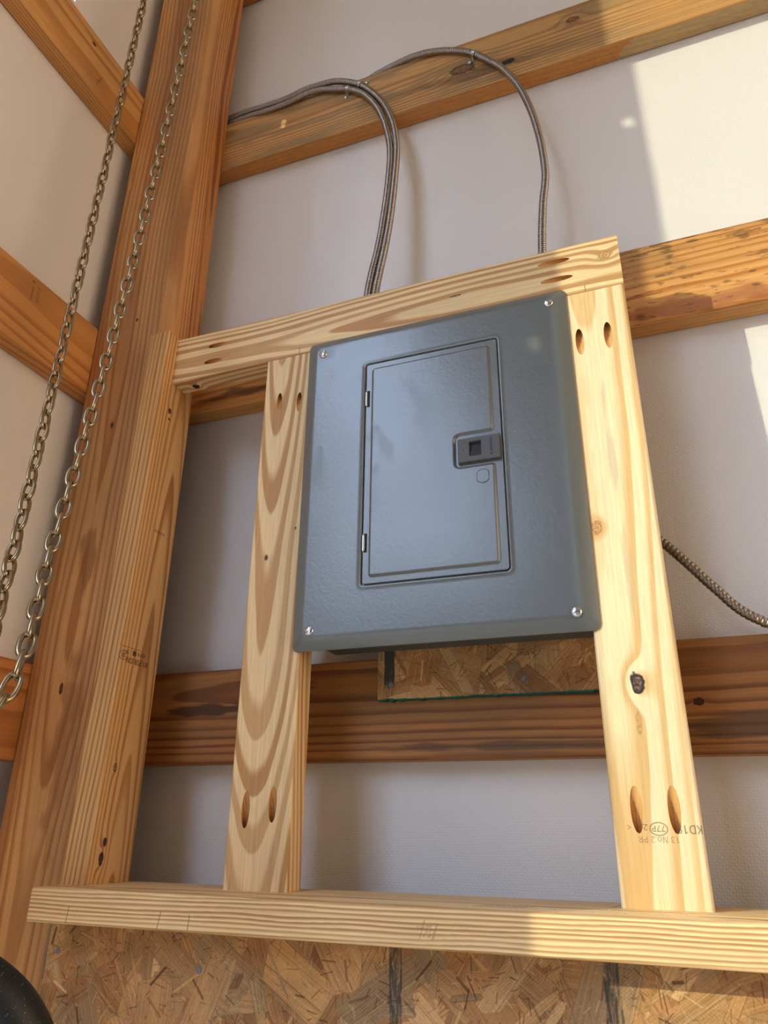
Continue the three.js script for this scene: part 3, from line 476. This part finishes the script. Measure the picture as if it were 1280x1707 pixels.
  const bb = tg.boundingBox.clone(), textLen = bb.max.x - bb.min.x; tg.translate(-(bb.min.x + bb.max.x) / 2, -(bb.min.y + bb.max.y) / 2, 0); tg.rotateZ(-Math.PI / 2);
  const tm = mesh('lettering', tg, new THREE.MeshStandardMaterial({ color: '#232526', roughness: 0.7 }), door); tm.position.set(-0.1945, 0.5435, 0.01815); onDoor(tm); tm.scale.set(1, 0.026 / textLen, 1);
  const rivet = mesh('pin_dot', new THREE.CylinderGeometry(0.0007, 0.0007, 0.0004, 10).rotateX(Math.PI / 2), darkGap, door); rivet.position.set(-0.2322, 0.5435, 0.0182); onDoor(rivet);
  // half-sheared round lock knockout with two flats
  const pts = []; for (let i = 0; i < 40; i++) { const t = (i / 40) * 2 * Math.PI; pts.push([Math.max(-0.0079, Math.min(0.0079, Math.cos(t) * 0.0098)), Math.sin(t) * 0.0098]); }
  const ring = (k, z) => pts.map((q) => [-0.2078 + q[0] * k, 0.5022 + q[1] * k, z]);
  const cap = flat(shapeOf(ring(0.93, 0)), zr + 0.0006), side = loft([ring(1.06, zr + 0.00002), ring(1.03, zr + 0.0005), ring(0.99, zr - 0.0002), ring(0.97, zr + 0.0004), ring(0.93, zr + 0.0006)], [C1, D1], 0.5);
  onDoor(mesh('lock_knockout', mergeGeometries([cap, side].map(clean)), paint, door));
  for (const y of [0.657, 0.4289]) {                             // chrome hinge knuckles; dark plates stand in for the shade in their slots
    const k = new THREE.CapsuleGeometry(0.0021, 0.0215, 4, 14); const h = mesh('hinge', k, chrome, door); h.position.set(-0.3783, y, 0.0119); onDoor(h);
    const d = mesh('hinge_slot_shade', new RoundedBoxGeometry(0.0042, 0.0275, 0.0012, 2, 0.0005), darkGap, door); d.position.set(-0.3752, y, 0.0119); onDoor(d);
  }
}
{ // cover screws: domed heads with slot and cross
  const ev = new Evaluator(); ev.useGroups = false; ev.attributes = ['position', 'normal', 'uv'];
  const pr = []; for (let i = 0; i <= 8; i++) { const t = (i / 8) * Math.PI / 2; pr.push(new THREE.Vector2(Math.max(0.00001, Math.sin(t) * 0.0066), Math.cos(t) * 0.0032)); } pr.push(new THREE.Vector2(0.0066, -0.0006), new THREE.Vector2(0.00001, -0.0006)); pr.reverse();
  const dome = new THREE.LatheGeometry(pr, 28); dome.rotateX(Math.PI / 2);
  let b = new Brush(mergeVertices(dome)); b.updateMatrixWorld();
  for (const [w, h] of [[0.0150, 0.0011], [0.0016, 0.0062]]) { const q = new Brush(new THREE.BoxGeometry(w, h, 0.003)); q.position.z = 0.0032; q.updateMatrixWorld(); b = ev.evaluate(b, q, SUBTRACTION); b.updateMatrixWorld(); }
  const g = creased(b.geometry, 0.6);
  [[-0.4534, 0.7543, 1.25], [-0.1031, 0.7587, 1.5], [-0.1044, 0.3092, -0.85], [-0.4537, 0.3129, 0.9]].forEach(([x, y, t]) => { const s = mesh('screw', g, chrome, panel); s.position.set(x, y, 0.0123); s.rotation.z = t; onPanel(s); });
}

// ---------------------------------------------------------------- armoured cables
function armour(points, r, pitch, amp, sharp) {
  const curve = new THREE.CatmullRomCurve3(points.map((p) => new THREE.Vector3(...p)), false, 'centripetal'), len = curve.getLength(), per = 8, N = Math.round(len / pitch * per), M = 14;
  curve.arcLengthDivisions = 1200;
  const fr = curve.computeFrenetFrames(N, false), pos = [], idx = [], v = new THREE.Vector3();
  for (let i = 0; i <= N; i++) {
    const c = curve.getPointAt(i / N);
    for (let j = 0; j < M; j++) {
      const t = (j / M) * 2 * Math.PI, f = ((i / N) * len / pitch - j / M) % 1, q = f < 0 ? f + 1 : f;
      const h = sharp ? (q < 0.72 ? 1 - 0.35 * (q / 0.72) : 0.1 + 0.9 * ((q - 0.72) / 0.28) ** 2) : Math.sqrt(Math.max(0, 1 - (2 * q - 1) ** 2));
      const R = r * (1 - amp + amp * h);
      v.copy(c).addScaledVector(fr.normals[i], Math.cos(t) * R).addScaledVector(fr.binormals[i], Math.sin(t) * R); pos.push(v.x, v.y, v.z);
    }
  }
  for (let i = 0; i < N; i++) for (let j = 0; j < M; j++) { const a = i * M + j, b = i * M + ((j + 1) % M); idx.push(a, b, a + M, b, b + M, a + M); }
  const g = new THREE.BufferGeometry(); g.setAttribute('position', new THREE.Float32BufferAttribute(pos, 3)); g.setIndex(idx); g.computeVertexNormals();
  return g;
}
const steel = new THREE.MeshStandardMaterial({ color: '#a39b94', metalness: 1, roughness: 0.32 });
const steelDull = new THREE.MeshStandardMaterial({ color: '#93877a', metalness: 1, roughness: 0.42 });
const A1 = [[-0.86, 1.585, -0.13], [-0.7819, 1.5848, -0.127], [-0.7385, 1.5767, -0.121], [-0.6984, 1.5657, -0.115], [-0.6414, 1.5584, -0.11], [-0.589, 1.5644, -0.1085], [-0.5477, 1.5625, -0.1085], [-0.521, 1.5577, -0.1085], [-0.4872, 1.5403, -0.1085], [-0.4588, 1.518, -0.1085], [-0.4279, 1.4779, -0.108], [-0.4012, 1.4265, -0.106], [-0.3828, 1.3672, -0.103], [-0.374, 1.3078, -0.099], [-0.3719, 1.264, -0.095], [-0.3738, 1.1697, -0.085], [-0.3771, 1.089, -0.076], [-0.3837, 1.0143, -0.068], [-0.3912, 0.9589, -0.063], [-0.3971, 0.9128, -0.06], [-0.403, 0.84, -0.058], [-0.405, 0.7715, -0.057]];
const A2 = [[-0.86, 1.566, -0.131], [-0.7784, 1.5643, -0.125], [-0.7354, 1.5564, -0.119], [-0.6956, 1.5456, -0.113], [-0.6396, 1.5408, -0.109], [-0.5878, 1.5481, -0.108], [-0.5538, 1.5459, -0.108], [-0.5197, 1.5322, -0.108], [-0.4862, 1.517, -0.108], [-0.4538, 1.4896, -0.108], [-0.4235, 1.441, -0.107], [-0.4033, 1.3845, -0.104], [-0.3886, 1.3137, -0.099], [-0.3848, 1.266, -0.095], [-0.3858, 1.174, -0.085], [-0.3899, 1.0934, -0.076], [-0.3963, 1.0183, -0.068], [-0.4048, 0.9629, -0.063], [-0.4105, 0.9165, -0.06], [-0.417, 0.84, -0.058], [-0.42, 0.7715, -0.057]];
const CB = [[-0.62, 1.5585, -0.137], [-0.54, 1.5585, -0.137], [-0.47, 1.559, -0.134], [-0.4216, 1.5631, -0.127], [-0.3895, 1.5568, -0.118], [-0.3554, 1.5521, -0.111], [-0.3237, 1.5485, -0.1085], [-0.2933, 1.5418, -0.1085], [-0.2636, 1.5297, -0.1085], [-0.2351, 1.5135, -0.1085], [-0.2123, 1.4939, -0.1085], [-0.188, 1.4653, -0.1085], [-0.1666, 1.4378, -0.1085], [-0.1516, 1.4103, -0.1085], [-0.1372, 1.378, -0.108], [-0.1236, 1.3345, -0.106], [-0.113, 1.2869, -0.104], [-0.1058, 1.2403, -0.101], [-0.1009, 1.1949, -0.097], [-0.0983, 1.1489, -0.093], [-0.098, 1.1013, -0.088], [-0.1056, 1.0328, -0.079], [-0.11, 0.9748, -0.071], [-0.1126, 0.9232, -0.064], [-0.116, 0.84, -0.058], [-0.12, 0.7715, -0.056]];
const CD = [[-0.0925, 0.47, -0.07], [-0.06, 0.468, -0.078], [-0.028, 0.45, -0.086], [0.0065, 0.4159, -0.09], [0.0203, 0.3989, -0.09], [0.0346, 0.381, -0.091], [0.0476, 0.3636, -0.092], [0.0606, 0.348, -0.094], [0.0713, 0.3344, -0.096], [0.0821, 0.3233, -0.098], [0.0918, 0.3162, -0.1], [0.1013, 0.3106, -0.102], [0.109, 0.3065, -0.103], [0.16, 0.298, -0.103], [0.3, 0.303, -0.105], [0.6, 0.31, -0.12], [1.1, 0.3065, -0.137]];
const cable = (label, g, m) => tag(centred(mesh(numbered('armored_cable'), g, m, scene)), label, 'cable');
cable('steel armored cable forming the outer curve of the left pair', armour(A1, 0.0068, 0.0046, 0.24), steel);
cable('steel armored cable forming the inner curve of the left pair', armour(A2, 0.0068, 0.0046, 0.24), steel);
cable('single steel armored cable arching over the knotty upper girt', armour(CB, 0.0068, 0.0049, 0.24), steel);
cable('coarse ribbed steel cable sagging out from behind the right stud', armour(CD, 0.0066, 0.0062, 0.26, true), steelDull);
// one-hole straps
const galv = new THREE.MeshStandardMaterial({ color: '#c3c7ca', metalness: 1, roughness: 0.3 });
function strap(label, at, tangent, side) {                       // side: 1 puts the tab on the -normal side of the run
  const g = new THREE.Group(); g.name = numbered('cable_strap'); scene.add(g); tag(g, label, 'strap');
  const R = 0.0069, t = 0.0012, s = new THREE.Shape(), zb = -0.0073;       // profile in the plane across the cable: x across, y away from the girt
  const a0 = -0.25, a1 = Math.PI + 0.9, k = 16, P = [];
  for (let i = 0; i <= k; i++) { const q = a0 + ((a1 - a0) * i) / k; P.push([Math.cos(q) * (R + t), Math.sin(q) * (R + t)]); }
  const Q = []; for (let i = k; i >= 0; i--) { const q = a0 + ((a1 - a0) * i) / k; Q.push([Math.cos(q) * R, Math.sin(q) * R]); }
  const tab = [[R + 0.0008, zb + t], [R + 0.0135, zb + t], [R + 0.0135, zb], [R - 0.0006, zb]], outer = [[R + t + 0.0001, -0.003]];
  const all = [...tab.slice().reverse().slice(0, 0), ...P, ...Q, [R, -0.003], ...[tab[3], tab[2], tab[1], tab[0]], ...outer];
  all.forEach(([x, y], i) => (i ? s.lineTo(x, y) : s.moveTo(x, y)));
  const e = new THREE.ExtrudeGeometry(s, { depth: 0.0085, bevelEnabled: false }); e.translate(0, 0, -0.00425);
  mesh('band', e, galv, g);
  const pr = [[0.00001, 0.0027], [0.002, 0.0024], [0.0036, 0.0014], [0.0041, 0], [0.00001, 0]].reverse().map((q) => new THREE.Vector2(...q)), h = new THREE.LatheGeometry(pr, 20); h.translate(R + 0.0082, zb + t, 0); mesh('screw', h, chrome, g);
  const z = new THREE.Vector3(...tangent).normalize(), y = new THREE.Vector3(0, 0, 1), x = new THREE.Vector3().crossVectors(y, z).normalize().multiplyScalar(side); z.crossVectors(x, y);
  g.position.set(...at); g.quaternion.setFromRotationMatrix(new THREE.Matrix4().makeBasis(x, y, z));
}
strap('galvanized strap holding the inner cable of the pair, tab pointing down', [-0.4862, 1.517, -0.1085], [0.0324, -0.0225, 0], -1);
strap('galvanized strap holding the outer cable of the pair, tab pointing up', [-0.4588, 1.518, -0.1085], [0.0284, -0.03, 0], 1);
strap('galvanized strap holding the single cable beside the dark knot', [-0.2123, 1.4939, -0.1085], [0.0243, -0.0286, 0], -1);

// ---------------------------------------------------------------- hoist chain: one endless loop in two strands
{
  const left = [], right = [];
  const L = [[-0.8329, 1.6173, 0.1490], [-0.8186, 1.0985, 0.1689], [-0.7673, 0.6812, 0.2209], [-0.6782, 0.3654, 0.3047], [-0.5819, 0.1851, 0.3964]], R = [[-0.6986, 1.5413, 0.1504], [-0.7050, 1.0574, 0.1679], [-0.6844, 0.6646, 0.2166], [-0.6325, 0.3633, 0.2950], [-0.5554, 0.1701, 0.3895]];
  const path = [[-0.828, 3.43, 0.135], [-0.832, 2.4, 0.137], ...L, [-0.565, 0.115, 0.425], ...R.reverse(), [-0.696, 2.4, 0.136], [-0.694, 3.43, 0.135]].map((p) => new THREE.Vector3(...p));
  const curve = new THREE.CatmullRomCurve3(path, false, 'centripetal'); curve.arcLengthDivisions = 3000;
  const len = curve.getLength(), pitch = 0.0262, n = Math.floor(len / pitch), wire = 0.0026, hw = 0.0066, hl = pitch / 2 + wire * 1.0 - 0.0003;
  class Oval extends THREE.Curve { getPoint(t, v = new THREE.Vector3()) { const a = t * 2 * Math.PI, c = Math.cos(a), s = Math.sin(a), e = 0.8; return v.set(Math.sign(c) * Math.abs(c) ** e * hw, Math.sign(s) * Math.abs(s) ** 0.92 * (hl), 0); } }
  const lg = new THREE.TubeGeometry(new Oval(), 40, wire, 10, true);
  const gold = new THREE.MeshPhysicalMaterial({ color: '#ad9d80', metalness: 1, roughness: 0.22, iridescence: 0.25, iridescenceIOR: 1.6, iridescenceThicknessRange: [200, 330] });
  const chain = new THREE.Group(); chain.name = 'hoist_chain'; scene.add(chain); chain.position.set(-0.6, 0.12, 0.44); tag(chain, 'gold zinc hoist chain hanging in two long strands before the corner post', 'chain');
  const ref = new THREE.Vector3(0.55, 0, 0.83), x = new THREE.Vector3(), z = new THREE.Vector3();
  for (let i = 0; i < n; i++) {
    const u = (i + 0.5) / n, c = curve.getPointAt(u), y = curve.getTangentAt(u);
    z.copy(ref).addScaledVector(y, -ref.dot(y)).normalize(); x.crossVectors(y, z);
    const m = new THREE.Matrix4().makeBasis(x, y, z), k = mesh('link', lg, gold, chain);
    k.quaternion.setFromRotationMatrix(m).multiply(new THREE.Quaternion().setFromAxisAngle(new THREE.Vector3(0, 1, 0), (i % 2 ? 0.5 : 0) * Math.PI + (u < 0.5 ? 0.45 : 0.15) + 0.12 * Math.sin(i * 1.7)));
    k.position.copy(c).sub(chain.position);
  }
}

// ---------------------------------------------------------------- black tool grip in the near left corner, and sawdust
{
  const g = new THREE.Group(); g.name = 'tool_handle'; scene.add(g); g.position.set(-0.6, FLOOR, 0.2); tag(g, 'black rubber tool grip dusted with sawdust in the lower left corner', 'tool');
  const rubber = new THREE.MeshStandardMaterial({ color: '#0d1011', roughness: 0.5 });
  const pts = [[-0.722, -0.03, 0.374], [-0.672, -0.028, 0.349], [-0.621, -0.042, 0.32], [-0.578, -0.073, 0.295], [-0.557, -0.115, 0.278], [-0.554, -0.17, 0.264], [-0.554, -0.24, 0.252]].map((p) => new THREE.Vector3(...p)), curve = new THREE.CatmullRomCurve3(pts), N = 90, M = 28, fr = curve.computeFrenetFrames(N), pos = [], idx = [], v = new THREE.Vector3();
  for (let i = 0; i <= N; i++) {
    const c = curve.getPointAt(i / N), end = Math.sin(Math.min(1, Math.min(i, N - i) / 6) * Math.PI / 2);
    for (let j = 0; j < M; j++) { const t = (j / M) * 2 * Math.PI; v.set(0, 0, 0).addScaledVector(fr.normals[i], Math.cos(t)).addScaledVector(fr.binormals[i], Math.sin(t)); const down = sm(0.2, -0.7, v.y), rad = (0.0225 - down * 0.0016 * (0.5 + 0.5 * Math.cos(i * 1.3))) * Math.max(0.02, end); v.multiplyScalar(rad).add(c); pos.push(v.x, v.y, v.z); }
  }
  for (let i = 0; i < N; i++) for (let j = 0; j < M; j++) { const a = i * M + j, b = i * M + ((j + 1) % M); idx.push(a, b, a + M, b, b + M, a + M); }
  const gg = new THREE.BufferGeometry(); gg.setAttribute('position', new THREE.Float32BufferAttribute(pos, 3)); gg.setIndex(idx); gg.computeVertexNormals();
  mesh('grip', gg, rubber, g).position.sub(g.position);
  const shaft = new THREE.CylinderGeometry(0.012, 0.013, 1.03, 20); shaft.translate(-0.554, FLOOR + 0.515, 0.252); mesh('shaft', shaft, new THREE.MeshStandardMaterial({ color: '#2a2c2d', roughness: 0.5 }), g).position.sub(g.position);
  seed = 77; const spec = new THREE.InstancedMesh(new THREE.TetrahedronGeometry(0.00033), new THREE.MeshStandardMaterial({ color: '#b9a888', roughness: 0.9 }), 170), mm = new THREE.Matrix4(); spec.name = 'dust'; spec.userData.kind = 'stuff';
  for (let i = 0; i < 170; i++) { const k = Math.floor(rr(18, 66)), c = curve.getPointAt(k / N), t = rr(0.25, 1.35); v.set(0, Math.cos(t), 0).addScaledVector(new THREE.Vector3(0.35, 0, 0.93), Math.sin(t)); const tan = curve.getTangentAt(k / N); v.addScaledVector(tan, -v.dot(tan)).normalize().multiplyScalar(0.0226).add(c); mm.makeRotationFromEuler(new THREE.Euler(rr(0, 6), rr(0, 6), 0)); mm.setPosition(v.x, v.y, v.z); const q = rr(0.5, 1.5); mm.scale(new THREE.Vector3(q, q, q)); spec.setMatrixAt(i, mm); }
  spec.position.sub(g.position); g.add(shade(spec));
}
{
  seed = 313; const G = new THREE.BoxGeometry(0.0022, 0.0004, 0.0009), n = 150, s = new THREE.InstancedMesh(G, new THREE.MeshStandardMaterial({ color: '#e2c391', roughness: 0.9 }), n), m = new THREE.Matrix4(); s.name = 'sawdust'; s.userData.kind = 'stuff'; tag(s, 'fine pale sawdust and chips scattered along the ledge board', 'sawdust');
  for (let i = 0; i < n; i++) { const q = rnd(), x = q < 0.35 ? rr(-0.775, -0.70) : q < 0.75 ? rr(-0.16, 0.12) : rr(-0.56, -0.4), z = q < 0.35 ? rr(0.012, 0.045) : rr(0.006, 0.06); m.makeRotationFromEuler(new THREE.Euler(0, rr(0, 6), rr(-0.2, 0.2))); const k = rr(0.3, 1.1); m.scale(new THREE.Vector3(k, k, k)); m.setPosition(x, 0.0002, z); s.setMatrixAt(i, m); }
  scene.add(shade(s));
}

scene.traverse((o) => { if (o.isMesh) { o.castShadow = true; o.receiveShadow = true; } });
renderer.render(scene, camera);
